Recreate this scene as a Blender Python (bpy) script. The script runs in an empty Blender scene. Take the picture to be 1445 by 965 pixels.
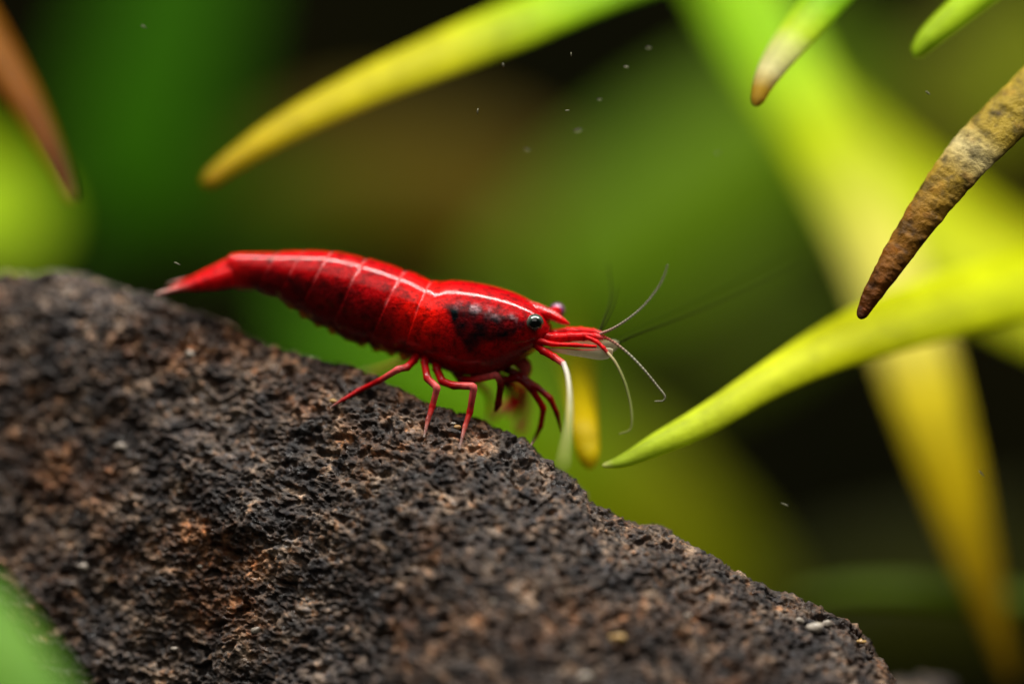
import bpy, math, random
import numpy as np
from mathutils import Vector

scene = bpy.context.scene
scene.unit_settings.system = 'METRIC'
scene.unit_settings.scale_length = 0.01          # 1 unit = 1 cm: the shrimp is a little over 2 cm long
random.seed(7)
R = math.radians

# ------------------------------------------------------------------ camera
PITCH = R(12.0)
DIST = 16.0
LENS, SENSOR = 100.0, 36.0
FWD = np.array([0.0, math.cos(PITCH), -math.sin(PITCH)])
RIGHT = np.array([1.0, 0.0, 0.0])
UP = np.cross(RIGHT, FWD)
CAM = -DIST * FWD
APERTURE = 1.9                                    # lens opening in cm (about f/5 on a 100 mm macro lens)
cam_data = bpy.data.cameras.new('camera')
cam = bpy.data.objects.new('camera', cam_data)
scene.collection.objects.link(cam)
cam.location = CAM
cam.rotation_euler = (R(90) - PITCH, 0, 0)
cam_data.sensor_fit = 'HORIZONTAL'
cam_data.lens = LENS
cam_data.sensor_width = SENSOR
cam_data.clip_start = 0.1
cam_data.clip_end = 500
cam_data.dof.use_dof = True
cam_data.dof.focus_distance = DIST
cam_data.dof.aperture_fstop = LENS * 1e-3 / APERTURE
scene.camera = cam

# ------------------------------------------------------------------ light
world = bpy.data.worlds.new('World')
scene.world = world
world.use_nodes = True
bg = world.node_tree.nodes['Background']
bg.inputs['Color'].default_value = (0.80, 0.85, 0.62, 1)
bg.inputs['Strength'].default_value = 0.02

def lamp(name, loc, target, sx, sy, power, color):
    d = bpy.data.lights.new(name, 'AREA')
    d.shape = 'RECTANGLE'; d.size = sx; d.size_y = sy
    d.energy = power; d.color = color
    o = bpy.data.objects.new(name, d)
    scene.collection.objects.link(o)
    o.location = loc
    o.rotation_euler = (Vector(target) - Vector(loc)).to_track_quat('-Z', 'Y').to_euler()
    return o
lamp('aquarium_lamp', (0.5, 1.0, 19), (0.5, 1.2, 0), 34, 2.6, 12500, (1.0, 0.97, 0.90))
lamp('front_fill', (-3, -13, 15), (0, 0, 0), 22, 12, 900, (1.0, 0.95, 0.86))  # unseen soft fill, added to brighten the shrimp's side facing the lens

scene.view_settings.view_transform = 'Standard'
scene.view_settings.look = 'None'
scene.view_settings.exposure = 0.0
scene.view_settings.gamma = 1.0
scene.view_settings.use_curve_mapping = False

# ------------------------------------------------------------------ helpers
W0, H0 = 1445.0, 965.0
PX = DIST * (SENSOR / LENS) / W0                   # size of one photograph pixel at the focus plane, in cm

def ray(px, py):
    k = SENSOR / LENS / W0
    return FWD + RIGHT * ((px - W0 / 2) * k) - UP * ((py - H0 / 2) * k)

def P(px, py, dep):
    return CAM + ray(px, py) * (DIST + dep)

def lin(r, g, b):
    f = lambda c: ((c / 255 + 0.055) / 1.055) ** 2.4 if c > 10 else c / 255 / 12.92
    return np.array([f(r), f(g), f(b)])

def spline(keys, t):
    """Catmull-Rom through rows of keys (n, d), t in 0..1 array"""
    keys = np.asarray(keys, float); n = len(keys)
    x = np.clip(t, 0, 1) * (n - 1)
    i = np.minimum(x.astype(int), n - 2); f = (x - i)[:, None]
    k = np.vstack([2 * keys[0] - keys[1], keys, 2 * keys[-1] - keys[-2]])
    p0, p1, p2, p3 = k[i], k[i + 1], k[i + 2], k[i + 3]
    return 0.5 * ((2 * p1) + (-p0 + p2) * f + (2 * p0 - 5 * p1 + 4 * p2 - p3) * f ** 2 + (-p0 + 3 * p1 - 3 * p2 + p3) * f ** 3)

_rng = np.random.RandomState(11)
_perm = _rng.permutation(256); _perm = np.concatenate([_perm, _perm, _perm])
_grad = _rng.normal(size=(256, 3)); _grad /= np.linalg.norm(_grad, axis=1)[:, None]

def perlin(p):
    p = np.asarray(p, float)
    i = np.floor(p).astype(int); f = p - i
    u = f * f * f * (f * (f * 6 - 15) + 10)
    i &= 255
    out = 0
    for dx in (0, 1):
        for dy in (0, 1):
            for dz in (0, 1):
                h = _perm[_perm[_perm[(i[:, 0] + dx) & 255] + ((i[:, 1] + dy) & 255)] + ((i[:, 2] + dz) & 255)] & 255
                d = f - np.array([dx, dy, dz])
                g = (_grad[h] * d).sum(1)
                w = np.abs(1 - dx - u[:, 0]) * np.abs(1 - dy - u[:, 1]) * np.abs(1 - dz - u[:, 2])
                out = out + w * g
    return out * 1.5

def fbm(p, octaves, gain=0.5):
    a, s, o = 1.0, 1.0, 0
    for k in range(octaves):
        o = o + a * perlin(p * s + 17.3 * k); a *= gain; s *= 2.03
    return o

def worley(p):
    i = np.floor(p).astype(int); f = p - i
    best = np.full(len(p), 9.0)
    for dx in (-1, 0, 1):
        for dy in (-1, 0, 1):
            for dz in (-1, 0, 1):
                c = i + np.array([dx, dy, dz])
                h = _perm[_perm[_perm[c[:, 0] & 255] + (c[:, 1] & 255)] + (c[:, 2] & 255)]
                j = np.stack([_perm[h], _perm[h + 91], _perm[h + 187]], 1) / 255.0
                best = np.minimum(best, ((np.array([dx, dy, dz]) + j - f) ** 2).sum(1))
    return np.sqrt(best)

def smooth(a, b, x):
    t = np.clip((x - a) / (b - a), 0, 1)
    return t * t * (3 - 2 * t)

def mesh_object(name, verts, faces, mat, parent=None, colors=None, shade=True):
    me = bpy.data.meshes.new(name)
    verts = np.asarray(verts, np.float32)
    faces = np.asarray(faces, np.int32)
    k = faces.shape[1]
    me.vertices.add(len(verts)); me.vertices.foreach_set('co', verts.ravel())
    me.loops.add(faces.size); me.loops.foreach_set('vertex_index', faces.ravel())
    me.polygons.add(len(faces))
    me.polygons.foreach_set('loop_start', np.arange(0, faces.size, k, dtype=np.int32))
    me.polygons.foreach_set('loop_total', np.full(len(faces), k, np.int32))
    me.update(calc_edges=True); me.validate()
    if shade:
        me.polygons.foreach_set('use_smooth', np.ones(len(me.polygons), bool))
    if colors is not None:
        ca = me.color_attributes.new('tint', 'FLOAT_COLOR', 'POINT')
        c4 = np.ones((len(verts), 4), np.float32); c4[:, :3] = colors
        ca.data.foreach_set('color', c4.ravel())
    me.materials.append(mat)
    o = bpy.data.objects.new(name, me)
    scene.collection.objects.link(o)
    if parent is not None:
        o.parent = parent
    return o

def tag(o, label, cat, group=None):
    o['label'] = label; o['category'] = cat
    if group: o['group'] = group
    return o

def grid_faces(n, m, closed=True):
    """n rows of m points; closed around m"""
    a = np.arange(n - 1)[:, None] * m
    j = np.arange(m if closed else m - 1)[None, :]
    j2 = (j + 1) % m
    return np.stack([a + j, a + j2, a + m + j2, a + m + j], -1).reshape(-1, 4)

def loft_caps(n, m):
    """quads closing both ends of a closed loft (m even): zip opposite points"""
    f = []
    for base in (0, (n - 1) * m):
        for j in range(m // 2 - 1):
            q = [base + j, base + j + 1, base + m - 2 - j, base + m - 1 - j]
            if len(set(q)) == 4:
                f.append(q if base == 0 else q[::-1])
    return np.array(f)

# ------------------------------------------------------------------ materials
def new_mat(name):
    m = bpy.data.materials.new(name); m.use_nodes = True
    nt = m.node_tree; b = nt.nodes['Principled BSDF']
    return m, nt, b

def node(nt, kind, **kw):
    n = nt.nodes.new(kind)
    for k, v in kw.items():
        if hasattr(n, k): setattr(n, k, v)
        else: n.inputs[k].default_value = v
    return n

def noise(nt, scale, detail=3, rough=0.55, dist=0.0):
    tc = nt.nodes.get('tc') or nt.nodes.new('ShaderNodeTexCoord'); tc.name = 'tc'
    n = nt.nodes.new('ShaderNodeTexNoise')
    n.inputs['Scale'].default_value = scale; n.inputs['Detail'].default_value = detail
    n.inputs['Roughness'].default_value = rough; n.inputs['Distortion'].default_value = dist
    nt.links.new(tc.outputs['Object'], n.inputs['Vector'])
    return n

def ramp(nt, fac, stops):
    r = nt.nodes.new('ShaderNodeValToRGB')
    e = r.color_ramp.elements
    while len(e) < len(stops): e.new(0.5)
    for k, (p, c) in enumerate(stops):
        e[k].position = p; e[k].color = (*c, 1) if len(c) == 3 else c
    nt.links.new(fac, r.inputs['Fac'])
    return r

def mixc(nt, a, b, fac, mode='MIX'):
    m = nt.nodes.new('ShaderNodeMix'); m.data_type = 'RGBA'; m.blend_type = mode
    for sock, v in ((m.inputs[6], a), (m.inputs[7], b)):
        if isinstance(v, (tuple, list)): sock.default_value = (*v, 1)
        else: nt.links.new(v, sock)
    if isinstance(fac, float): m.inputs[0].default_value = fac
    else: nt.links.new(fac, m.inputs[0])
    return m.outputs[2]

def bump(nt, b, height, strength, dist):
    n = nt.nodes.new('ShaderNodeBump')
    n.inputs['Strength'].default_value = strength; n.inputs['Distance'].default_value = dist
    nt.links.new(height, n.inputs['Height']); nt.links.new(n.outputs['Normal'], b.inputs['Normal'])

def tinted(name, rough=0.4, sss=0.0, radius=(0.05, 0.02, 0.01), alpha=1.0, mottle=0.0, mscale=30.0, coat=0.0, bumps=0.0, transl=0.0, spec=0.5):
    """colour comes from the mesh's own tint attribute, broken up by noise"""
    m, nt, b = new_mat(name)
    at = nt.nodes.new('ShaderNodeAttribute'); at.attribute_name = 'tint'
    col = at.outputs['Color']
    if mottle > 0:
        n = noise(nt, mscale, 4, 0.62)
        r = ramp(nt, n.outputs['Fac'], [(0.30, (1 - mottle,) * 3), (0.52, (1, 1, 1)), (0.72, (1 + 0.25 * mottle,) * 3)])
        col = mixc(nt, col, r.outputs['Color'], 1.0, 'MULTIPLY')
    nt.links.new(col, b.inputs['Base Color'])
    b.inputs['Roughness'].default_value = rough
    b.inputs['Subsurface Weight'].default_value = sss
    b.inputs['Subsurface Radius'].default_value = radius
    b.inputs['Subsurface Scale'].default_value = 1.0
    b.inputs['Alpha'].default_value = alpha
    b.inputs['Coat Weight'].default_value = coat
    b.inputs['Coat Roughness'].default_value = 0.09
    b.inputs['Specular IOR Level'].default_value = spec
    if bumps > 0:
        n2 = noise(nt, mscale * 2.2, 4, 0.6)
        bump(nt, b, n2.outputs['Fac'], bumps, 0.02)
    if transl > 0:
        t = nt.nodes.new('ShaderNodeBsdfTranslucent'); nt.links.new(col, t.inputs['Color'])
        mx = nt.nodes.new('ShaderNodeMixShader'); mx.inputs[0].default_value = transl
        nt.links.new(b.outputs[0], mx.inputs[1]); nt.links.new(t.outputs[0], mx.inputs[2])
        nt.links.new(mx.outputs[0], nt.nodes['Material Output'].inputs['Surface'])
    return m

M_SHELL = tinted('shrimp_shell', rough=0.45, sss=0.25, radius=(0.09, 0.008, 0.006), mottle=0.7, mscale=21.0, coat=0.6, bumps=0.42, spec=0.06)
def pigment(m):
    nt = m.node_tree; b = nt.nodes['Principled BSDF']
    src = b.inputs['Base Color'].links[0].from_socket
    v = nt.nodes.new('ShaderNodeTexVoronoi'); v.inputs['Scale'].default_value = 52.0
    nt.links.new(nt.nodes['tc'].outputs['Object'], v.inputs['Vector'])
    r = ramp(nt, v.outputs['Distance'], [(0.10, (0.45, 0.35, 0.45)), (0.30, (1, 1, 1)), (0.62, (1.18, 1.3, 1.2))])
    nt.links.new(mixc(nt, src, r.outputs['Color'], 0.75, 'MULTIPLY'), b.inputs['Base Color'])
pigment(M_SHELL)
def break_gloss(m):
    nt = m.node_tree; b = nt.nodes['Principled BSDF']
    n = noise(nt, 6.5, 6, 0.75)
    r = ramp(nt, n.outputs['Fac'], [(0.40, (0.05,) * 3), (0.52, (0.11,) * 3), (0.64, (0.30,) * 3)])
    nt.links.new(r.outputs['Color'], b.inputs['Coat Roughness'])
break_gloss(M_SHELL)
M_LIMB = tinted('shrimp_limb', rough=0.45, sss=0.15, radius=(0.05, 0.01, 0.008), mottle=0.6, mscale=24.0, coat=0.22, spec=0.06)
M_PALE = tinted('shrimp_translucent', rough=0.4, alpha=0.62, mottle=0.2, mscale=20.0)
M_WHISK = tinted('shrimp_whisker', rough=0.6, alpha=0.8, spec=0.1)
M_WHISK_DIM = tinted('shrimp_whisker_dim', rough=0.6, alpha=0.6, spec=0.05)
M_EYE = tinted('shrimp_eye', rough=0.12, coat=1.0)
M_LEAF = tinted('leaf_blade', rough=0.42, mottle=0.16, mscale=13.0, bumps=0.2, transl=0.4, spec=0.1)
M_LEAF_AGED = tinted('leaf_blade_aged', rough=0.55, mottle=0.62, mscale=15.0, bumps=0.6, transl=0.12, spec=0.15)

def rock_material():
    m, nt, b = new_mat('porous_rock')
    big = noise(nt, 1.1, 4, 0.6)
    mid = noise(nt, 5.5, 6, 0.68, 0.4)
    fine = noise(nt, 17.0, 5, 0.7)
    c1 = ramp(nt, mid.outputs['Fac'], [(0.34, (0.013, 0.011, 0.012)), (0.46, (0.040, 0.030, 0.026)), (0.55, (0.096, 0.070, 0.053)), (0.66, (0.34, 0.25, 0.18))])
    rust = ramp(nt, big.outputs['Fac'], [(0.40, (0.9, 0.93, 1.0)), (0.5, (1.0, 0.96, 0.92)), (0.62, (1.15, 0.74, 0.46))])
    col = mixc(nt, c1.outputs['Color'], rust.outputs['Color'], 1.0, 'MULTIPLY')
    tc = nt.nodes['tc']
    v = nt.nodes.new('ShaderNodeTexVoronoi'); v.inputs['Scale'].default_value = 34.0
    nt.links.new(tc.outputs['Object'], v.inputs['Vector'])
    sep = nt.nodes.new('ShaderNodeSeparateColor'); nt.links.new(v.outputs['Color'], sep.inputs[0])
    grains = ramp(nt, sep.outputs[0], [(0.0, (0.02, 0.016, 0.016)), (0.16, (0.35, 0.30, 0.28)), (0.30, (0.9, 0.85, 0.8)), (0.62, (1.1, 1.0, 0.95)),
                                       (0.72, (1.6, 1.0, 0.55)), (0.84, (1.5, 1.35, 1.2)), (0.92, (0.55, 0.75, 1.15)), (0.97, (2.6, 2.4, 2.2))])
    grains.color_ramp.interpolation = 'CONSTANT'
    col = mixc(nt, col, grains.outputs['Color'], 0.5, 'MULTIPLY')
    f2 = ramp(nt, fine.outputs['Fac'], [(0.33, (0.35, 0.33, 0.33)), (0.5, (1, 1, 1)), (0.7, (1.7, 1.55, 1.4))])
    col = mixc(nt, col, f2.outputs['Color'], 0.8, 'MULTIPLY')
    nt.links.new(col, b.inputs['Base Color'])
    rr = ramp(nt, sep.outputs[1], [(0.0, (0.75,) * 3), (0.82, (0.6,) * 3), (0.93, (0.22,) * 3)])
    nt.links.new(rr.outputs['Color'], b.inputs['Roughness'])
    b.inputs['Specular IOR Level'].default_value = 0.35
    n3 = noise(nt, 34.0, 4, 0.65)
    bump(nt, b, n3.outputs['Fac'], 0.7, 0.02)
    return m
M_ROCK = rock_material()

def plain_mat(name, c1, c2, scale, rough, spec=0.5):
    m, nt, b = new_mat(name)
    n = noise(nt, scale, 4, 0.6)
    r = ramp(nt, n.outputs['Fac'], [(0.35, c1), (0.65, c2)])
    nt.links.new(r.outputs['Color'], b.inputs['Base Color'])
    b.inputs['Roughness'].default_value = rough
    b.inputs['Specular IOR Level'].default_value = spec
    return m
M_BACK = plain_mat('dark_back_panel', (0.005, 0.006, 0.001), (0.014, 0.012, 0.002), 0.12, 0.9, 0.1)
M_GRAIN = plain_mat('pale_mineral', (0.13, 0.10, 0.08), (0.46, 0.40, 0.33), 26.0, 0.3)
M_AMBER = plain_mat('amber_mineral', (0.25, 0.13, 0.04), (0.55, 0.36, 0.13), 18.0, 0.3)
M_MOTE = plain_mat('drifting_debris', (0.12, 0.115, 0.07), (0.24, 0.23, 0.15), 30.0, 0.8)

# ------------------------------------------------------------------ the setting
back = mesh_object('back_panel', [(-60, 34, -40), (60, 34, -40), (60, 34, 40), (-60, 34, 40)], [(0, 1, 2, 3)], M_BACK)
back['kind'] = 'structure'

# ------------------------------------------------------------------ rock
RIDGE = np.array([(-260, 372), (-120, 378), (0, 384), (60, 386), (130, 399), (200, 412), (250, 430), (300, 446), (340, 465), (400, 489), (440, 503),
                  (488, 513), (515, 531), (560, 546), (600, 562), (660, 586), (720, 611), (760, 636), (790, 657), (815, 682), (832, 708), (870, 731),
                  (905, 747), (930, 750), (952, 767), (1000, 791), (1050, 817), (1100, 842), (1140, 851), (1190, 872), (1225, 901), (1245, 930),
                  (1258, 966), (1268, 1010), (1274, 1075)], float)
RDEP = np.array([(-260, 1.05), (0, 0.78), (235, 0.52), (470, 0.28), (600, 0.12), (800, 0.0), (1000, -0.03), (1275, -0.02)], float)
PY_END = 1085.0
def ridge_y(px): return np.interp(px, RIDGE[:, 0], RIDGE[:, 1])
def rock_depth(px, py):
    px = np.asarray(px, float); py = np.asarray(py, float)
    drop = np.maximum(py - ridge_y(px), 0) * PX
    b = np.interp(px, [0, 300, 600, 900, 1275], [0.10, 0.12, 0.30, 0.48, 0.62])
    return np.interp(px, RDEP[:, 0], RDEP[:, 1]) - 0.17 * (1 - np.exp(-drop / 0.22)) - b * drop

def build_rock():
    nx, nt_, nb = 1150, 470, 60
    xs = np.linspace(-260, 1274, nx)
    rows = []
    for k in range(nt_):                                        # the face towards the lens, from the foot to the ridge
        t = (1 - k / (nt_ - 1)) ** 1.15
        ry = ridge_y(xs)
        py = ry + t * (PY_END - ry)
        rows.append(np.stack([P(a, b_, c) for a, b_, c in zip(xs, py, rock_depth(xs, py))]))
    ridge = rows[-1]
    for k in range(1, nb):                                       # over the top and down the back
        s = k / (nb - 1)
        r = ridge.copy()
        r[:, 1] += 2.1 * s
        r[:, 2] -= 0.62 * s + 1.7 * s ** 2
        floor = P(0, PY_END, 0)[2] - 0.3
        r[:, 2] = np.maximum(r[:, 2], floor - 0.5 * s)
        rows.append(r)
    n = len(rows)
    V = np.array(rows)
    du = np.gradient(V, axis=1); dv = np.gradient(V, axis=0)
    N = np.cross(du, dv); N /= np.maximum(np.linalg.norm(N, axis=2), 1e-9)[..., None]
    flip = (N[..., 1] > 0) & (np.arange(n)[:, None] < nt_)
    N[flip] *= -1
    for _ in range(14):
        N[1:-1] = 0.25 * N[:-2] + 0.5 * N[1:-1] + 0.25 * N[2:]
    N /= np.linalg.norm(N, axis=2)[..., None]
    p = V.reshape(-1, 3)
    # soft blend of normals at the ridge so that the grain runs over the edge
    N = N.reshape(-1, 3)
    q = p + np.stack([perlin(p * 5 + 3), perlin(p * 5 + 40), perlin(p * 5 + 80)], 1) * 0.03
    g = q * np.array([1.0, 1.0, 1.25])
    h = 0.050 * fbm(p * 1.4, 2)
    h += 0.022 * fbm(q * 4.0 + 9, 2)
    h += 0.015 * fbm(g * 12.0 + 5, 2)
    h -= 0.034 * smooth(0.15, 0.70, fbm(g * 11.0 + 31, 2, 0.5))
    h -= 0.018 * smooth(0.08, 0.55, fbm(g * 25.0 + 61, 2, 0.45))
    h += 0.0095 * fbm(g * 29.0 + 11, 2)
    h += 0.0040 * fbm(q * 55.0, 1)
    p = p + N * h[:, None]
    F = grid_faces(n, nx, closed=False)
    # underside joins foot of the face to the foot of the back
    a = np.arange(nx - 1)
    under = np.stack([(n - 1) * nx + a, (n - 1) * nx + a + 1, a + 1, a], 1)
    return mesh_object('rock', p, np.vstack([F, under])[:, ::-1], M_ROCK)
rock = build_rock()
tag(rock, 'large dark brown porous rock with a sloping ridge that the red shrimp stands on', 'rock')

def lump(name, center, size, mat, seed, parent=None, sub=3, rough=0.25):
    import bmesh
    bm = bmesh.new()
    bmesh.ops.create_icosphere(bm, subdivisions=sub, radius=1.0)
    v = np.array([x.co[:] for x in bm.verts]); f = np.array([[q.index for q in x.verts] for x in bm.faces]); bm.free()
    v = v * (1 + rough * fbm(v * 1.3 + seed * 7.1, 3))[:, None] * np.asarray(size) + center
    return mesh_object(name, v, f, mat, parent, shade=sub > 2)

small = lump('rock', P(1300, 1010, 0.9), (0.30, 0.22, 0.24), M_ROCK, 4, sub=6, rough=0.35)
tag(small, 'small blurred brown stone low behind the foot of the big rock', 'rock')

for k, (px, py, r, amber) in enumerate([(170, 630, 9, 0), (268, 500, 8, 0), (283, 799, 6, 0), (362, 889, 9, 0), (246, 915, 5, 0), (880, 796, 8, 0), (872, 900, 12, 1),
                                        (824, 956, 13, 0), (1150, 886, 13, 0), (1166, 880, 9, 0), (1128, 876, 8, 0), (440, 507, 6, 0), (646, 603, 6, 1), (640, 598, 4, 0), (693, 850, 8, 0),
                                        (470, 566, 5, 1), (118, 800, 10, 0), (1215, 905, 6, 1), (560, 690, 5, 0), (970, 868, 6, 0)]):
    d = float(rock_depth(px, py))
    lump('mineral_grain', P(px, py, d + 0.004), np.array([1.25, 0.6, 0.8]) * r * PX * 0.75, M_AMBER if amber else M_GRAIN, k + 20, rock, sub=2, rough=0.6)

# ------------------------------------------------------------------ leaves
def leaf(label, keys, cols, mat=None, normal=(0, -0.66, 0.75), thick=0.035, camber=0.10, edge=0.0, round_tip=True, n=110, seed=0, group=None, relief=0.0, dim=1.0, wide=1.0):
    """keys: (px, py, depth, width in px) from the tip to the base; cols: (t, rgb)"""
    mat = mat or M_LEAF
    t = np.linspace(0, 1, n) ** 1.25
    k = spline(keys, t)
    C = np.array([P(a, b, c) for a, b, c, _ in k])
    sc = (DIST + k[:, 2]) / DIST * PX
    T = np.gradient(C, axis=0); T /= np.linalg.norm(T, axis=1)[:, None]
    Nn = np.asarray(normal, float); Nn /= np.linalg.norm(Nn)
    L = np.cross(T, Nn); L /= np.linalg.norm(L, axis=1)[:, None]
    N = np.cross(L, T); 
    timg = np.stack([T @ RIGHT, T @ UP], 1); timg /= np.linalg.norm(timg, axis=1)[:, None]
    perp = np.abs((L @ RIGHT) * -timg[:, 1] + (L @ UP) * timg[:, 0])
    w = wide * k[:, 3] * sc / np.maximum(perp, 0.45) * 0.5
    if round_tip:
        s = np.concatenate([[0], np.cumsum(np.linalg.norm(np.diff(C, axis=0), axis=1))])
        rt = max(keys[0][3] * PX * 0.5, 0.01)
        w = w * np.sqrt(np.clip(1 - (1 - np.clip(s / (1.5 * rt), 0, 1)) ** 2, 0.0004, 1))
    m = 24
    th = np.linspace(0, 2 * np.pi, m, endpoint=False)
    cx, cy = np.cos(th), np.sin(th)
    rows, cc = [], []
    ct = np.array([c[0] for c in cols]); cv = np.array([lin(*c[1]) * np.array([1, 1, 0.35 if c[1][2] < 100 else 0.8]) for c in cols]) * dim
    for i in range(n):
        jl = jr = 0.0
        if edge > 0:
            jl = edge * perlin(np.array([[t[i] * 42.0, 3.1 + seed, 0.5]]))[0]
            jr = edge * perlin(np.array([[t[i] * 55.0, 9.7 + seed, 4.5]]))[0]
        ww = w[i] * (1 + np.where(cx > 0, jr, jl))
        tk = min(thick, w[i] * 0.5)
        mid = 0.12 * np.exp(-(cx / 0.12) ** 2)                       # the midrib lies in a shallow groove
        off = -camber * w[i] * cx ** 2 + tk * cy * (1 - mid * (cy > 0)) 
        rows.append(C[i] + L[i] * (ww * cx)[:, None] + N[i] * off[:, None])
        col = np.array([np.interp(t[i], ct, cv[:, c]) for c in range(3)])
        cc.append(np.repeat(col[None], m, 0) * (1 + 0.12 * np.exp(-(cx / 0.14) ** 2))[:, None])
    V = np.array(rows).reshape(-1, 3); cc = np.array(cc).reshape(-1, 3)
    mott = fbm(V * 3.2 + seed * 3.7, 3)
    cc = cc * (1 + 0.22 * np.clip(mott, -1.2, 1.2))[:, None]
    if relief > 0:
        nn = np.repeat(N, m, 0) * np.tile(np.sign(cy), n)[:, None]
        V = V + nn * (relief * (fbm(V * 16 + seed, 3)))[:, None]
        sp = fbm(V * 13 + seed * 2.3, 2)
        cc = cc * (1 - 0.55 * smooth(0.15, 0.55, sp))[:, None] + np.array([0.10, 0.018, 0.004]) * (0.5 * smooth(0.3, 0.6, fbm(V * 9 + 40, 2)))[:, None]
    o = mesh_object('leaf', V, np.vstack([grid_faces(n, m), loft_caps(n, m)]), mat, colors=np.clip(cc, 0, 0.9))
    return tag(o, label, 'leaf', group)

YG = (176, 196, 30); GR = (118, 172, 24); YE = (214, 188, 44); OC = (168, 126, 34); PALE = (214, 218, 110)
# A: long yellow leaf across the top
leaf('long yellow leaf with blunt ochre tip slanting above the shrimp tail',
     [(285, 262, 0.85, 30), (330, 226, 0.88, 40), (400, 180, 0.9, 56), (500, 128, 0.95, 70), (610, 80, 1.0, 84), (720, 35, 1.1, 92), (850, -18, 1.3, 84), (1000, -60, 1.6, 60)],
     [(0, (120, 92, 26)), (0.05, (176, 142, 40)), (0.25, (206, 184, 50)), (0.6, (200, 200, 44)), (0.8, (150, 190, 30)), (1, (100, 165, 25))], seed=1, wide=0.8)
# B: brown leaf at the left edge
leaf('rusty brown leaf tip hanging by the dark green leaves',
     [(103, 286, 0.9, 16), (86, 242, 1.0, 32), (58, 182, 1.1, 46), (25, 120, 1.2, 58), (-20, 45, 1.35, 66), (-80, -50, 1.6, 66)],
     [(0, (104, 84, 8)), (0.12, (84, 44, 4)), (0.5, (122, 68, 4)), (1, (140, 88, 12))], normal=(0.35, -0.7, 0.6), seed=2, wide=0.8)
# C: long blurred leaf falling down the right side, ending yellow and thin
leaf('tall pale yellow leaf falling behind the others to a thin orange tip',
     [(1428, 965, 2.1, 24), (1404, 880, 2.2, 50), (1374, 780, 2.35, 86), (1338, 660, 2.55, 118), (1302, 540, 2.75, 138), (1262, 420, 3.0, 146), (1215, 300, 3.25, 150), (1150, 170, 3.5, 160), (1085, 60, 3.8, 170), (1020, -60, 4.1, 170)],
     [(0, (120, 92, 6)), (0.16, (156, 124, 6)), (0.32, (196, 170, 12)), (0.44, (226, 208, 70)), (0.52, (236, 226, 120)), (0.62, (232, 226, 110)), (0.75, (196, 212, 24)), (0.88, (150, 200, 24)), (1, (150, 200, 30))], normal=(-0.2, -0.7, 0.7), seed=3, wide=0.7)
# C2: broad yellow-green leaf crossing to the right edge
leaf('broad soft yellow-green leaf running into the right edge behind the brown leaf',
     [(1120, 90, 5.4, 40), (1180, 175, 5.2, 110), (1270, 270, 5.0, 160), (1370, 350, 4.8, 180), (1500, 420, 4.6, 180), (1640, 480, 4.4, 170)],
     [(0, (140, 176, 20)), (0.3, (190, 204, 10)), (0.7, (206, 212, 10)), (1, (190, 204, 10))], normal=(0.1, -0.65, 0.75), seed=4, wide=0.8)
# D: sharp-tipped green leaf pointing at the rock
leaf('bright yellow-green pointed leaf reaching left toward the rock, in front of the yellow leaf',
     [(850, 657, 0.12, 6), (882, 648, 0.13, 20), (930, 624, 0.17, 34), (1000, 588, 0.25, 46), (1080, 538, 0.38, 54), (1160, 494, 0.55, 70), (1250, 455, 0.8, 88), (1350, 423, 1.1, 98), (1480, 390, 1.5, 100), (1620, 360, 1.9, 90)],
     [(0, (214, 216, 140)), (0.06, (176, 200, 90)), (0.2, (188, 208, 80)), (0.42, (206, 214, 70)), (0.6, (206, 210, 30)), (1, (196, 208, 20))], seed=5, wide=0.92, camber=0.16, n=150)
# F: short leaf tip at the top
leaf('pale green leaf with a tan withered tip hanging from the top',
     [(1066, 150, 0.2, 18), (1080, 112, 0.26, 36), (1105, 72, 0.33, 52), (1140, 28, 0.42, 62), (1180, -18, 0.52, 66), (1240, -90, 0.7, 64)],
     [(0, (150, 112, 50)), (0.12, (176, 140, 66)), (0.26, (214, 206, 160)), (0.42, (204, 208, 130)), (0.52, (180, 204, 70)), (0.7, (140, 190, 40)), (1, (120, 180, 30))], normal=(-0.3, -0.75, 0.6), seed=6, wide=0.85)
# G: green tip top right
leaf('plain bright green leaf tip hanging above the brown leaf',
     [(1290, 80, 0.4, 22), (1312, 52, 0.4, 36), (1350, 18, 0.42, 46), (1400, -22, 0.45, 50), (1470, -75, 0.5, 48)],
     [(0, (160, 192, 60)), (0.4, (176, 206, 60)), (1, (156, 194, 40))], normal=(-0.2, -0.75, 0.6), seed=7, wide=0.88)
# H: aged brown leaf in focus
leaf('aged ochre-brown leaf with rough speckled skin and a dark blunt tip',
     [(1213, 450, 0.0, 14), (1228, 420, 0.0, 24), (1256, 374, 0.0, 36), (1290, 322, 0.02, 45), (1325, 272, 0.04, 54), (1365, 222, 0.06, 62), (1410, 176, 0.1, 66), (1470, 118, 0.15, 70), (1540, 50, 0.25, 74)],
     [(0, (50, 20, 10)), (0.06, (92, 46, 20)), (0.22, (112, 66, 28)), (0.42, (128, 90, 36)), (0.56, (146, 118, 60)), (0.64, (176, 160, 118)), (0.72, (148, 124, 64)), (1, (150, 130, 64))], mat=M_LEAF_AGED, edge=0.045, relief=0.011, n=320, seed=8, normal=(-0.25, -0.8, 0.5))
# I: yellow tip behind the shrimp legs
leaf('small clear yellow leaf tip hanging behind the shrimp front legs',
     [(833, 661, 0.40, 22), (829, 632, 0.45, 40), (823, 590, 0.6, 46), (816, 540, 1.1, 46), (808, 490, 2.2, 46), (795, 430, 4.0, 40), (770, 330, 6.5, 36)],
     [(0, (186, 162, 30)), (0.12, (214, 190, 10)), (0.3, (200, 174, 8)), (0.5, (130, 118, 10)), (0.7, (80, 90, 8)), (1, (60, 84, 8))], seed=9, wide=0.85, thick=0.03)
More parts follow.
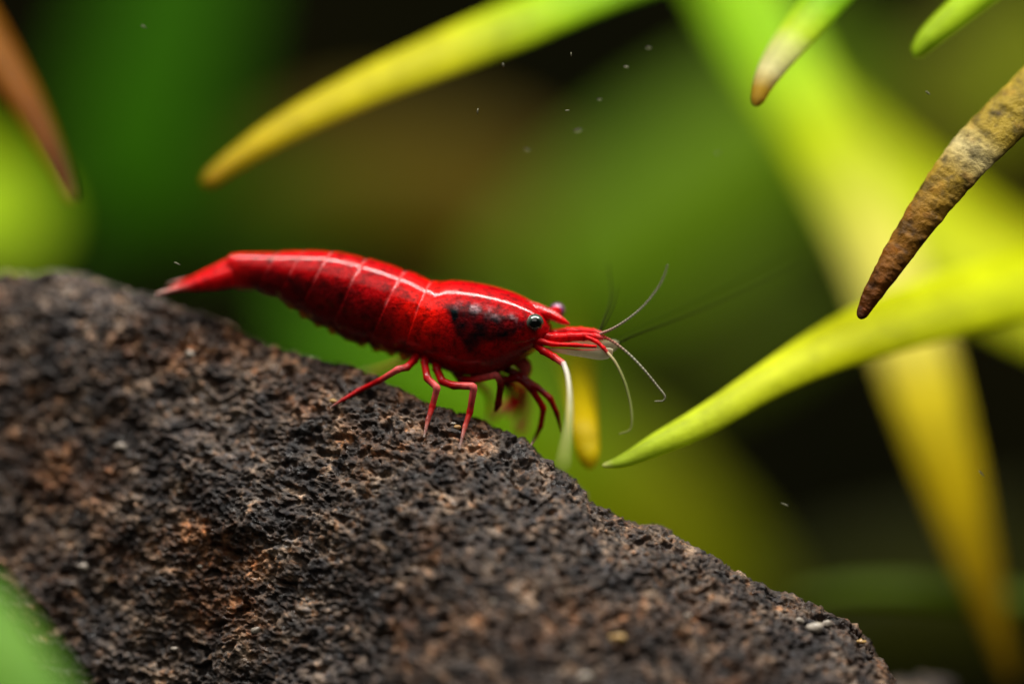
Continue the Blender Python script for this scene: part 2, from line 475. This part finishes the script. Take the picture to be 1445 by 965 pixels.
# foreground leaf, bottom left corner
leaf('very blurred light green leaf close in front of the rock',
     [(-120, 780, -1.7, 70), (-60, 842, -1.9, 112), (-4, 918, -2.1, 122), (52, 1012, -2.3, 130), (90, 1120, -2.5, 130)],
     [(0, (92, 144, 84)), (0.5, (114, 162, 94)), (1, (84, 138, 70))], normal=(0.1, -0.6, 0.8), seed=10, wide=0.9)
# far leaves that only show as soft colour
leaf('far yellow-green leaf glowing softly below the rusty brown leaf',
     [(60, 340, 8, 60), (10, 310, 8, 120), (-60, 270, 8, 150), (-160, 210, 8, 150)], [(0, (150, 180, 10)), (1, (150, 180, 10))], seed=11, dim=1.25)
leaf('far deep green upright leaf between the rusty leaf and the long yellow leaf',
     [(150, 330, 13, 60), (180, 220, 13, 190), (215, 110, 13, 210), (250, -20, 13, 190), (280, -140, 13, 160)], [(0, (66, 130, 2)), (1, (64, 128, 2))], normal=(0, -0.95, 0.3), seed=12, dim=0.62)
leaf('far dim green leaf lying low behind the shrimp tail',
     [(60, 345, 14, 60), (180, 300, 14, 120), (330, 285, 14, 140), (480, 270, 14, 120), (560, 255, 14, 60)], [(0, (60, 110, 10)), (1, (70, 104, 10))], normal=(0, -0.95, 0.3), seed=13, dim=0.9)
leaf('far dull olive-brown leaf behind the shrimp back',
     [(820, 300, 14, 60), (720, 275, 14, 150), (590, 250, 14, 170), (470, 235, 14, 130), (370, 240, 14, 60)], [(0, (104, 84, 10)), (1, (110, 96, 14))], normal=(0, -0.95, 0.3), seed=14, dim=0.95)
leaf('far mid green broad leaf behind the shrimp antennae',
     [(680, 430, 13, 60), (790, 385, 13, 190), (910, 305, 13, 235), (1030, 220, 13, 230), (1130, 140, 13, 170), (1210, 60, 13, 100)], [(0, (100, 134, 14)), (1, (104, 140, 24))], normal=(0, -0.92, 0.4), seed=15, dim=1.0)
leaf('far green leaf showing through the gap under the shrimp belly',
     [(395, 430, 8, 40), (490, 478, 8, 90), (610, 535, 8, 140), (740, 610, 8, 190), (880, 700, 8, 200), (1010, 800, 8, 150), (1080, 870, 8, 90)], [(0, (80, 150, 14)), (0.4, (110, 165, 14)), (0.7, (130, 136, 10)), (1, (90, 96, 8))], normal=(0, -0.92, 0.4), seed=16, dim=0.85)
leaf('far dark green leaf above the bright pointed leaf',
     [(930, 545, 13, 40), (1010, 490, 13, 100), (1100, 430, 13, 110), (1190, 370, 13, 90)], [(0, (84, 96, 8)), (1, (80, 104, 8))], normal=(0, -0.92, 0.4), seed=17, dim=0.85)
leaf('thin far green blade lying level beyond the end of the rock',
     [(1120, 842, 2.6, 14), (1190, 832, 2.6, 22), (1270, 830, 2.6, 26), (1360, 836, 2.6, 28), (1480, 850, 2.6, 28)], [(0, (96, 118, 4)), (1, (90, 116, 4))], normal=(0, -0.6, 0.8), seed=18, dim=0.7)
leaf('far dim olive leaf under the thin level blade',
     [(1060, 900, 13, 60), (1180, 850, 13, 120), (1320, 830, 13, 150), (1480, 800, 13, 150)], [(0, (60, 66, 8)), (1, (64, 66, 8))], normal=(0, -0.92, 0.4), seed=19, dim=0.72)
leaf('far olive leaf beside the green tip at the top',
     [(1300, 210, 13, 60), (1360, 150, 13, 150), (1430, 90, 13, 170), (1530, 20, 13, 150)], [(0, (110, 120, 16)), (1, (130, 140, 20))], normal=(0, -0.92, 0.4), seed=20, dim=1.0)
leaf('far brown leaf behind the pale green leaf tip',
     [(1170, 60, 16, 80), (1260, 140, 16, 140), (1360, 240, 16, 140), (1480, 330, 16, 120)], [(0, (70, 52, 14)), (1, (70, 56, 14))], normal=(0, -0.95, 0.3), seed=21, dim=0.72)

# ------------------------------------------------------------------ shrimp
YAW = R(10)
AX = np.array([math.cos(YAW), -math.sin(YAW), 0])
SIDE = np.array([math.sin(YAW), math.cos(YAW), 0])           # away from the lens
S0 = P(755, 455, 0.14)
def S(px, py, w=0.0):
    d = ray(px, py)
    return CAM + d * (((S0 - CAM) @ SIDE + w) / (d @ SIDE))

shrimp = bpy.data.objects.new('shrimp', None)
scene.collection.objects.link(shrimp)
tag(shrimp, 'bright red shrimp with dark saddle patch and long whiskers standing on the rock ridge', 'shrimp')

RED = lin(176, 0, 8); DEEP = lin(116, 0, 5); BRIGHT = lin(255, 18, 2); DARKP = lin(38, 4, 10); PINK = lin(220, 110, 112); STRAW = lin(190, 150, 50); WHITE = lin(225, 215, 205)

def loft(stations, n, m, shape=2.3, lobes=None):
    """stations: (top x, top y, bottom x, bottom y, half width px)"""
    st = spline(stations, np.linspace(0, 1, n))
    th = np.linspace(0, 2 * np.pi, m, endpoint=False)
    c, s = np.cos(th), np.sin(th)
    e = 2 / shape
    cy = np.sign(c) * np.abs(c) ** e; cx = np.sign(s) * np.abs(s) ** e
    V, info = [], []
    for i in range(n):
        T, B = S(st[i, 0], st[i, 1]), S(st[i, 2], st[i, 3])
        mid, h = (T + B) / 2, (T - B) / 2
        V.append(mid + h * cy[:, None] + SIDE * (st[i, 4] * PX * cx)[:, None])
        px = st[i, 2] + (st[i, 0] - st[i, 2]) * (cy + 1) / 2
        py = st[i, 3] + (st[i, 1] - st[i, 3]) * (cy + 1) / 2
        info.append(np.stack([px, py, (1 - cy) / 2, np.full(m, i / (n - 1)), cx], 1))
    return np.array(V), np.array(info)

def build_body():
    stations = [(322, 362, 326, 402, 13), (335, 358, 336, 405, 17), (395, 356, 366, 410, 24), (430, 355, 397, 421, 30), (469, 357, 428, 440, 36), (517, 367, 472, 464, 42), (572, 384, 524, 486, 46),
                (609, 399, 574, 497, 47), (640, 397, 610, 513, 51), (680, 402, 655, 528, 53), (718, 412, 700, 526, 50), (745, 424, 738, 507, 41), (764, 437, 763, 489, 30), (777, 458, 776, 478, 14)]
    n, m = 420, 96
    V, I = loft(stations, n, m)
    ns = len(stations) - 1
    u = I[:, 0, 3] * ns                                        # station coordinate, sutures at 2,3,4,5,6 and the carapace edge at 7
    cen = V.mean(1, keepdims=True)
    scale = np.ones((n, m))
    v = I[..., 2]
    for a, b in ((0.2, 2), (2, 3), (3, 4), (4, 5), (5, 6), (6, 7)):
        f = (u - a) / (b - a)
        inside = ((f >= 0) & (f < 1))[:, None]
        # every plate swells towards its hind edge and slips under the plate in front of it
        prof = 0.030 * (1 - f) ** 1.0 - 0.028 * np.exp(-((1 - f) / 0.10) ** 2) + 0.012 * np.sin(np.pi * np.clip(f, 0, 1))
        scale += inside * prof[:, None]
        # scalloped lower edges
        scale += inside * (0.07 * np.sin(np.pi * np.clip(f, 0, 1)) - 0.02)[:, None] * smooth(0.80, 1.0, v)
    f = u - 7
    scale += ((f >= 0) * 0.035 * np.exp(-(f / 0.25) ** 2))[:, None]
    V = cen + (V - cen) * scale[..., None]
    X, Y = I[..., 0], I[..., 1]
    flat = V.reshape(-1, 3)
    nz = fbm(flat * 5.5, 4).reshape(n, m); nz2 = fbm(flat * 14 + 50, 3).reshape(n, m)
    def mix(c, d, a): return c * (1 - a[..., None]) + d * a[..., None]
    col = np.broadcast_to(RED, (n, m, 3)).copy()
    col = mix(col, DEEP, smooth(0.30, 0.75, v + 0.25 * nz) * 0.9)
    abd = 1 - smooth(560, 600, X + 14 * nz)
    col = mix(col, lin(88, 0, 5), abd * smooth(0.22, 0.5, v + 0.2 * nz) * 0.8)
    col = mix(col, DARKP, abd * smooth(0.25, 0.6, nz2) * 0.55 * smooth(0.15, 0.4, v))
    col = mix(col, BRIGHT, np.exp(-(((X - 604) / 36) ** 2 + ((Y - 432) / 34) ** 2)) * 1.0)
    # dark saddle patch on the side of the carapace
    left = 636 + (Y - 424) * 0.55
    low = 486 - np.abs(X - 672) * 0.40
    sad = smooth(-5, 7, X - left + 9 * nz) * smooth(-5, 8, low - Y + 12 * nz) * smooth(0, 6, Y - (418 + np.maximum(X - 670, 0) * 0.30) + 4 * nz2) * (1 - smooth(735, 765, X + 8 * nz))
    col = mix(col, DARKP, sad * (0.88 + 0.35 * np.clip(nz2, -0.6, 0.6)))
    # pale mauve flecks along the top of the patch
    line = 421 + np.maximum(X - 672, 0) * 0.30 + 3
    fle = np.exp(-((Y - line) / 4.5) ** 2) * smooth(642, 668, X) * (1 - smooth(728, 745, X)) * smooth(-0.25, 0.35, nz2 + 0.4 * nz)
    col = mix(col, lin(205, 150, 160), fle * 0.75)
    spots = smooth(0.62, 0.8, fbm(flat * 9 + 77, 2).reshape(n, m)) * smooth(630, 650, X)
    col = mix(col, lin(60, 4, 20), spots * 0.7)
    # pale seams between the plates
    for a in (2, 3, 4, 5, 6, 7):
        g = np.exp(-((u - a + 0.02) / 0.035) ** 2)[:, None] * (1 - smooth(0.16, 0.42, v + 0.25 * nz + 0.1 * nz2)) * smooth(-0.7, 0.4, nz2 + 0.3)
        col = mix(col, PINK, g * (0.85 if a > 3 else 0.5))
    # straw-coloured translucent lower margins of the plates
    col = mix(col, STRAW, abd * smooth(0.90, 1.0, v + 0.06 * nz2) * 0.75)
    col = mix(col, STRAW, abd * smooth(0.74, 0.9, v) * smooth(0.35, 0.6, nz2) * 0.6)
    # paler mauve lower flank
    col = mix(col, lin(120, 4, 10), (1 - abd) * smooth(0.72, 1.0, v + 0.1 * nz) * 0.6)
    col = mix(col, lin(196, 10, 14), 0.85 * (1 - smooth(332, 372, X + 10 * nz)))
    F = [grid_faces(n, m), loft_caps(n, m)]
    verts, cols = [flat], [col.reshape(-1, 3)]
    # rostrum: the saw-edged beak grows out of the carapace
    rs = [(706, 410, 716, 440, 27), (728, 419, 740, 446, 21), (745, 425, 757, 448, 15), (762, 430, 768, 449, 12.5), (778, 437, 781, 453, 9), (793, 446.5, 794, 458, 5.5), (804, 456, 803.5, 458.2, 1.2)]
    n2, m2 = 150, 32
    V2, I2 = loft(rs, n2, m2, 2.0)
    top = I2[..., 2] < 0.06
    V2[..., 2] += top * 0.006 * np.abs(np.sin(np.arange(n2) * 0.42))[:, None] * smooth(735, 745, I2[..., 0]) * (1 - smooth(785, 800, I2[..., 0]))
    c2 = np.broadcast_to(lin(196, 4, 10), (n2, m2, 3)).copy()
    c2 = mix(c2, WHITE, smooth(0.74, 0.88, I2[..., 2]) * smooth(772, 780, I2[..., 0]))
    c2 = mix(c2, PINK, (I2[..., 2] < 0.05) * smooth(735, 742, I2[..., 0]) * 0.25)
    F += [grid_faces(n2, m2) + len(flat), loft_caps(n2, m2) + len(flat)]
    verts.append(V2.reshape(-1, 3)); cols.append(c2.reshape(-1, 3))
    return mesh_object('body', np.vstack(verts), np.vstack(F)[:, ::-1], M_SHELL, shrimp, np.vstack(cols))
build_body()

def tube(name, pts, radii, cols, mat, parent=shrimp, m=12, n=None, sharp=True, rings=0.0, flat=1.0):
    """pts: world points, radii in px, cols: colour per point; straight limb segments with short rounded joints"""
    pts = np.asarray(pts, float); radii = np.asarray(radii, float) * (1.12 if name.endswith('leg') else 1.0); cols = np.asarray(cols, float)
    data = np.hstack([pts, radii[:, None], cols])
    if sharp:
        t, rows = [], []
        for i in range(len(pts) - 1):
            for f in np.linspace(0, 1, 11)[:-1]:
                rows.append(data[i] * (1 - f) + data[i + 1] * f)
        rows.append(data[-1]); d = np.array(rows)
        k = d.copy()
        for _ in range(2): k[1:-1] = 0.25 * k[:-2] + 0.5 * k[1:-1] + 0.25 * k[2:]
        d = k
        for i in range(1, len(pts) - 1):                         # swollen joints
            for j in (-1, 0, 1):
                d[i * 10 + j, 3] *= 1.16 if j == 0 else 1.08
    else:
        d = spline(data, np.linspace(0, 1, n or 20 * len(pts)))
    if rings > 0:
        ph = np.arange(len(d))
        d[:, 3] *= 1 + rings * (ph % 2)
        d[:, 4:7] = d[:, 4:7] * (0.45 + 0.55 * (ph % 4 < 2))[:, None]
    C = d[:, :3]
    T = np.gradient(C, axis=0); T /= np.maximum(np.linalg.norm(T, axis=1), 1e-9)[:, None]
    ref = np.array([0.15, -1, 0.1])
    A = np.cross(T, ref); A /= np.linalg.norm(A, axis=1)[:, None]
    B = np.cross(A, T)
    th = np.linspace(0, 2 * np.pi, m, endpoint=False)
    r = (d[:, 3] * PX)[:, None, None]
    V = C[:, None] + A[:, None] * np.cos(th)[None, :, None] * r + B[:, None] * np.sin(th)[None, :, None] * r * flat
    cc = np.repeat(np.clip(d[:, None, 4:7], 0, 1), m, 1)
    nn = len(d)
    return mesh_object(name, V.reshape(-1, 3), np.vstack([grid_faces(nn, m), loft_caps(nn, m)]), mat, parent, cc.reshape(-1, 3))

LR = lin(160, 3, 10); LD = lin(104, 1, 8); JP = lin(206, 92, 90); TIP = lin(150, 60, 52); CL = lin(120, 108, 100)
def foot(px, py): return P(px, py, float(rock_depth(px, py)) - 0.015)
# walking legs on the near side
tube('walking_leg', [S(590, 498, -0.10), S(585, 508, -0.16), S(575, 518, -0.22), S(562, 521, -0.27), 0.5 * (S(534, 531, -0.3) + foot(534, 545)), foot(506, 551), foot(484, 564), foot(466, 575)],
     [5.5, 5, 4.6, 4.2, 3.6, 3, 2.4, 1.2], [LD, LR, LR, JP, LR, LR, LR, CL], M_LIMB)
tube('walking_leg', [S(600, 500, -0.10), S(599, 510, -0.16), S(603, 534, -0.24), S(617, 547, -0.28), 0.5 * (S(610, 568, -0.3) + foot(610, 580)), foot(604, 592), foot(598, 617)],
     [5.5, 5, 4.6, 4.4, 3.8, 3.0, 1.3], [LD, LR, LR, JP, LR, TIP, CL], M_LIMB)
tube('walking_leg', [S(614, 508, -0.10), S(616, 520, -0.15), S(624, 538, -0.20), S(640, 544, -0.22), S(669, 545, -0.26), 0.5 * (S(663, 572, -0.27) + foot(663, 592)), foot(656, 602), foot(648, 634)],
     [5.5, 5.2, 5, 4.8, 4.8, 4, 3, 1.3], [LD, LR, LR, LR, JP, LR, TIP, CL], M_LIMB)
tube('walking_leg', [S(640, 522, -0.05), S(650, 535, -0.08), S(665, 537, -0.10), S(701, 529, -0.14), S(707, 541, -0.14), S(703, 570, -0.12), S(699, 580, -0.1)],
     [5, 5, 4.8, 4.4, 4.6, 4.2, 1.5], [LD, LD, LR, JP, LD, LD, LD], M_LIMB)
# the small claw-bearing front legs
tube('front_leg', [S(690, 522, -0.04), S(711, 537, -0.06), S(732, 533, -0.07), S(749, 547, -0.08), S(767, 576, -0.07), S(763, 601, -0.05), S(756, 616, -0.02), P(749, 629, float(rock_depth(749, 632)) - 0.01)],
     [5, 4.6, 4.8, 4.2, 4.0, 3.4, 2.4, 1.2], [LD, LD, LD, LD, LR, LR, LD, CL], M_LIMB)
tube('front_leg', [S(712, 520, -0.02), S(737, 533, -0.03), S(758, 547, -0.04), S(776, 562, -0.05), S(786, 584, -0.05), S(792, 610, -0.05)],
     [4.8, 4.6, 4.0, 3.8, 3.2, 0.9], [LD, LD, LD, LR, LD, lin(70, 10, 20)], M_LIMB)
# legs of the far side, seen softly below the head
tube('front_leg', [S(715, 515, 0.16), S(722, 540, 0.30), S(735, 556, 0.38), S(727, 572, 0.40), S(718, 586, 0.40)], [5, 5, 6, 8, 5], [LD, LR, LR, LR, JP], M_LIMB)
tube('front_leg', [S(700, 520, 0.16), S(714, 545, 0.28), S(722, 562, 0.34), S(706, 578, 0.34), S(697, 592, 0.34)], [4.6, 4.6, 4, 4, 2.5], [LD, LD, LR, JP, JP], M_LIMB)
tube('front_leg', [S(728, 515, 0.16), S(742, 545, 0.32), S(742, 575, 0.42), S(735, 600, 0.46), S(733, 614, 0.48)], [4.6, 5, 5, 8, 3], [LD, LR, JP, JP, JP], M_PALE)
tube('walking_leg', [S(655, 518, 0.14), S(672, 538, 0.25), S(690, 556, 0.33), S(692, 580, 0.34), S(688, 600, 0.33)], [4.4, 4.2, 3.6, 3, 1.3], [LD, LD, LD, LR, CL], M_LIMB)
tube('walking_leg', [S(590, 500, 0.12), S(560, 512, 0.22), S(532, 522, 0.30), S(505, 528, 0.34), S(490, 540, 0.36)], [4.4, 3.6, 2.8, 2.2, 1.2], [LD, STRAW, STRAW, CL, CL], M_PALE)
tube('mouthpart', [S(725, 505, -0.02), S(740, 516, 0.02), S(738, 530, 0.06), S(722, 536, 0.08)], [9, 10, 8, 3], [LR, JP, JP, JP], M_LIMB, sharp=False)

# eyes
def eye(px, py, w, r, aim, rim, core):
    import bmesh
    bm = bmesh.new(); bmesh.ops.create_uvsphere(bm, u_segments=40, v_segments=28, radius=1.0)
    v = np.array([x.co[:] for x in bm.verts])
    tri = bmesh.ops.triangulate(bm, faces=bm.faces[:]); f = np.array([[q.index for q in x.verts] for x in bm.faces]); bm.free()
    a = np.asarray(aim, float); a /= np.linalg.norm(a)
    k = smooth(0.40, 0.80, v @ a)
    col = rim[None] * (1 - k[:, None]) + core[None] * k[:, None]
    c = S(px, py, w)
    e = mesh_object('eye', v * r * PX + c, f, M_EYE, shrimp, col)
    st = tube('eye_stalk', [c + SIDE * (-w) * 0.75 - AX * 0.03 + np.array([0, 0, -0.01]), c - SIDE * np.sign(w) * 0.02, c], [7, 8, 5], [RED, RED, RED], M_LIMB, parent=e, sharp=False)
    return e
eye(755, 455, -0.15, 12.3, (0.08, -1, -0.22), lin(70, 84, 74), lin(3, 5, 6))  # pale rim tipped upward, painting top light into the eye's colour
eye(786.5, 438, 0.15, 11, (0.5, 0.8, 0.0), lin(120, 66, 110), lin(10, 6, 14))

# antennule stalks, antenna base and antennal scales
AR = lin(200, 8, 14)
tube('antennule_stalk', [S(758, 476, -0.05), S(785, 477, -0.06), S(803, 475.5, -0.06), S(824, 474.5, -0.06), S(840, 475, -0.06), S(852, 476.5, -0.06)], [8, 7.4, 7, 6.4, 5.4, 3], [LR, AR, AR, AR, AR, JP], M_LIMB)
tube('antennule_stalk', [S(758, 472, 0.04), S(784, 472, 0.05), S(802, 468, 0.05), S(820, 467.5, 0.05), S(838, 468.5, 0.05), S(849, 471, 0.05)], [8, 7, 6.8, 6.2, 5.2, 3], [LR, LR, AR, AR, AR, JP], M_LIMB)
tube('antenna_base', [S(755, 480, -0.09), S(780, 486, -0.11), S(812, 487, -0.12), S(842, 489, -0.13)], [6, 3.6, 3, 2], [LR, AR, AR, AR], M_LIMB)
tube('antenna_base', [S(826, 475, -0.08), S(842, 482, -0.10), S(852, 491, -0.12), S(859, 500, -0.13)], [3, 3, 2.8, 2], [AR, AR, AR, JP], M_LIMB)
def scale_blade(w):
    st = [(768, 484, 768, 488, 2.5), (785, 485, 785, 491, 2.4), (806, 486, 806, 495, 2.2), (830, 487, 830, 499, 2), (850, 486, 850, 502, 1.8), (862, 485, 862, 500, 1.6), (869, 487, 868, 495, 1.2)]
    V, I = loft(st, 60, 24, 2.0)
    V = V + SIDE * w
    c = np.broadcast_to(lin(222, 214, 180), (60, 24, 3)).copy()
    a = (1 - smooth(0.05, 0.3, I[..., 2])) * (1 - smooth(835, 862, I[..., 0]))
    c = c * (1 - a[..., None]) + AR * a[..., None]
    b = (1 - smooth(775, 800, I[..., 0]))
    c = c * (1 - b[..., None]) + LR * b[..., None]
    mesh_object('antennal_scale', V.reshape(-1, 3), np.vstack([grid_faces(60, 24), loft_caps(60, 24)])[:, ::-1], M_PALE, shrimp, c.reshape(-1, 3))
scale_blade(-0.11)
scale_blade(0.10)

# whiskers
WP = lin(190, 184, 160); WG = lin(140, 144, 84); WD = lin(34, 34, 8)
def whisker(pts, r0, r1, c0, c1, rings=0.0, n=150, mat=None):
    k = np.linspace(0, 1, len(pts)); q = np.clip(k * 4, 0, 1)
    tube('antenna', pts, 0.8 * (r0 + (r1 - r0) * k), [c0 * (1 - a) + c1 * a for a in q], mat or M_WHISK, sharp=False, m=8, n=n, rings=rings)
whisker([S(847, 471, -0.06), S(866, 463, -0.08), S(888, 449, -0.10), S(910, 430, -0.11), S(929, 406, -0.12), S(938, 388, -0.12), S(942, 374, -0.12)], 2.3, 1.0, lin(214, 150, 140), WP, 0.25)
whisker([S(850, 474, -0.06), S(868, 484, -0.08), S(889, 501, -0.1), S(910, 523, -0.12), S(928, 545, -0.13), S(938, 558, -0.14), S(936, 565, -0.14), S(924, 566, -0.13)], 2.4, 0.9, lin(220, 40, 40), WP, 0.25)
whisker([S(857, 497, -0.13), S(869, 512, -0.16), S(881, 537, -0.2), S(889, 565, -0.24), S(892, 590, -0.28), S(889, 606, -0.3), S(874, 612, -0.32)], 2.6, 1.0, lin(214, 190, 150), WG)
whisker([S(845, 468, 0.05), S(852, 450, 0.12), S(860, 428, 0.22), S(862, 405, 0.32), S(858, 372, 0.42)], 1.9, 0.8, WD, WD, mat=M_WHISK_DIM)
whisker([S(846, 468, 0.06), S(856, 452, 0.16), S(866, 428, 0.28), S(870, 405, 0.40)], 1.6, 0.8, WD, WD, mat=M_WHISK_DIM)
whisker([S(860, 490, 0.12), S(890, 472, 0.35), S(950, 447, 0.7), S(1030, 410, 1.1), S(1120, 362, 1.5)], 2.4, 1.4, WD, lin(24, 28, 6), mat=M_WHISK_DIM)
# feeler with a red stem that bends down toward the lens and ends pale
tube('mouth_feeler', [S(756, 486, -0.08), S(766, 495, -0.12), S(782, 504, -0.16), S(795, 513, -0.2)], [6, 5.4, 5, 4.4], [LR, LR, AR, JP], M_LIMB)
tube('mouth_feeler', [S(795, 512, -0.2), S(801, 530, -0.28), S(804, 560, -0.42), S(803, 595, -0.62), S(798, 630, -0.85), S(794, 658, -1.05)], [4.0, 3.8, 3.8, 3.8, 3.6, 3.0],
     [WHITE, lin(206, 200, 180), lin(190, 186, 150), lin(180, 180, 120), lin(170, 174, 100), lin(160, 170, 90)], M_PALE, sharp=False)

# tail fan: telson and two pairs of side blades
def fan_blade(name, keys, tint_from, tip):
    st = [(a, b, c, d, e) for a, b, c, d, e, _ in keys]
    V, I = loft(st, 60, 24, 2.0)
    wo = spline(np.array([[k[5]] for k in keys]), np.linspace(0, 1, 60))[:, 0]
    V = V + SIDE * wo[:, None, None]
    a = smooth(0.45, 0.85, I[..., 3])[..., None]
    c = tint_from * (1 - a) + tip * a
    mesh_object(name, V.reshape(-1, 3), np.vstack([grid_faces(60, 24), loft_caps(60, 24)])[:, ::-1], M_SHELL if name == 'telson' else M_LIMB, shrimp, c.reshape(-1, 3))
TR = lin(214, 14, 20); TW = lin(214, 170, 160)
fan_blade('telson', [(345, 358, 345, 380, 12, 0), (318, 366, 320, 384, 10, 0), (290, 380, 293, 393, 8, 0), (262, 394, 265, 401, 5, 0), (250, 400, 252, 403, 3, 0)], TR, TR)
for sgn in (-1, 1):
    fan_blade('tail_fan_blade', [(345, 372, 345, 400, 6, sgn * 0.03), (318, 378, 322, 404, 5, sgn * 0.07), (290, 388, 294, 405, 3.5, sgn * 0.10), (262, 398, 265, 405, 2.5, sgn * 0.12), (238, 404, 240, 409, 2, sgn * 0.13), (229, 408, 230, 411, 1, sgn * 0.13)], TR, TW)
    fan_blade('tail_fan_blade', [(342, 365, 342, 390, 6, sgn * 0.02), (314, 372, 318, 396, 5, sgn * 0.04), (286, 386, 290, 401, 4, sgn * 0.055), (258, 398, 261, 404, 2.5, sgn * 0.06), (244, 402, 246, 406, 1.5, sgn * 0.06)], TR, lin(220, 60, 60))
# swimmerets tucked under the abdomen
for k, (px, py, ln) in enumerate([(416, 421, 14), (434, 433, 17), (454, 445, 17), (474, 455, 17), (494, 464, 17), (514, 472, 17), (535, 480, 16), (556, 486, 16), (574, 492, 18)]):
    for w in (-0.05, 0.06):
        tube('swimmeret', [S(px, py - 6, w), S(px + 2, py + ln * 0.45, w * 1.2), S(px + 5, py + ln * 0.75, w * 1.2)], [14, 13, 7], [LR, lin(190, 90, 14), lin(214, 180, 60)], M_PALE, sharp=False, flat=0.35, n=24)

# ------------------------------------------------------------------ debris drifting in the water
for k, (px, py, dep, ln, ang) in enumerate([(816, 185, 0.3, 9, 10), (884, 95, 0.15, 7, -5), (915, 68, 0.25, 7, 0), (744, 212, 0.3, 8, -20), (1012, 217, 0.4, 7, 15), (806, 77, 0.0, 6, 95), (674, 157, 0.0, 7, 85),
                                            (800, 156, 0.0, 7, 5), (846, 141, 0.2, 6, 0), (710, 92, 0.1, 6, 95), (1385, 668, 0.1, 10, -50), (1108, 712, 0.1, 12, -25), (203, 38, 0.2, 9, -25), (250, 372, 0.05, 9, -25), (1310, 132, 0.1, 8, -40)]):
    o = lump('drifting_speck', (0, 0, 0), np.array([ln * 0.5, 0.9 + 0.5 * (k < 3), 1.0 + 0.6 * (k < 3)]) * PX, M_MOTE, k + 60, sub=2, rough=0.5)
    o.location = P(px, py, dep); o.rotation_euler = (0, R(-ang), 0)
    tag(o, 'tiny pale speck of debris drifting in the water', 'debris', 'specks drifting in the water')
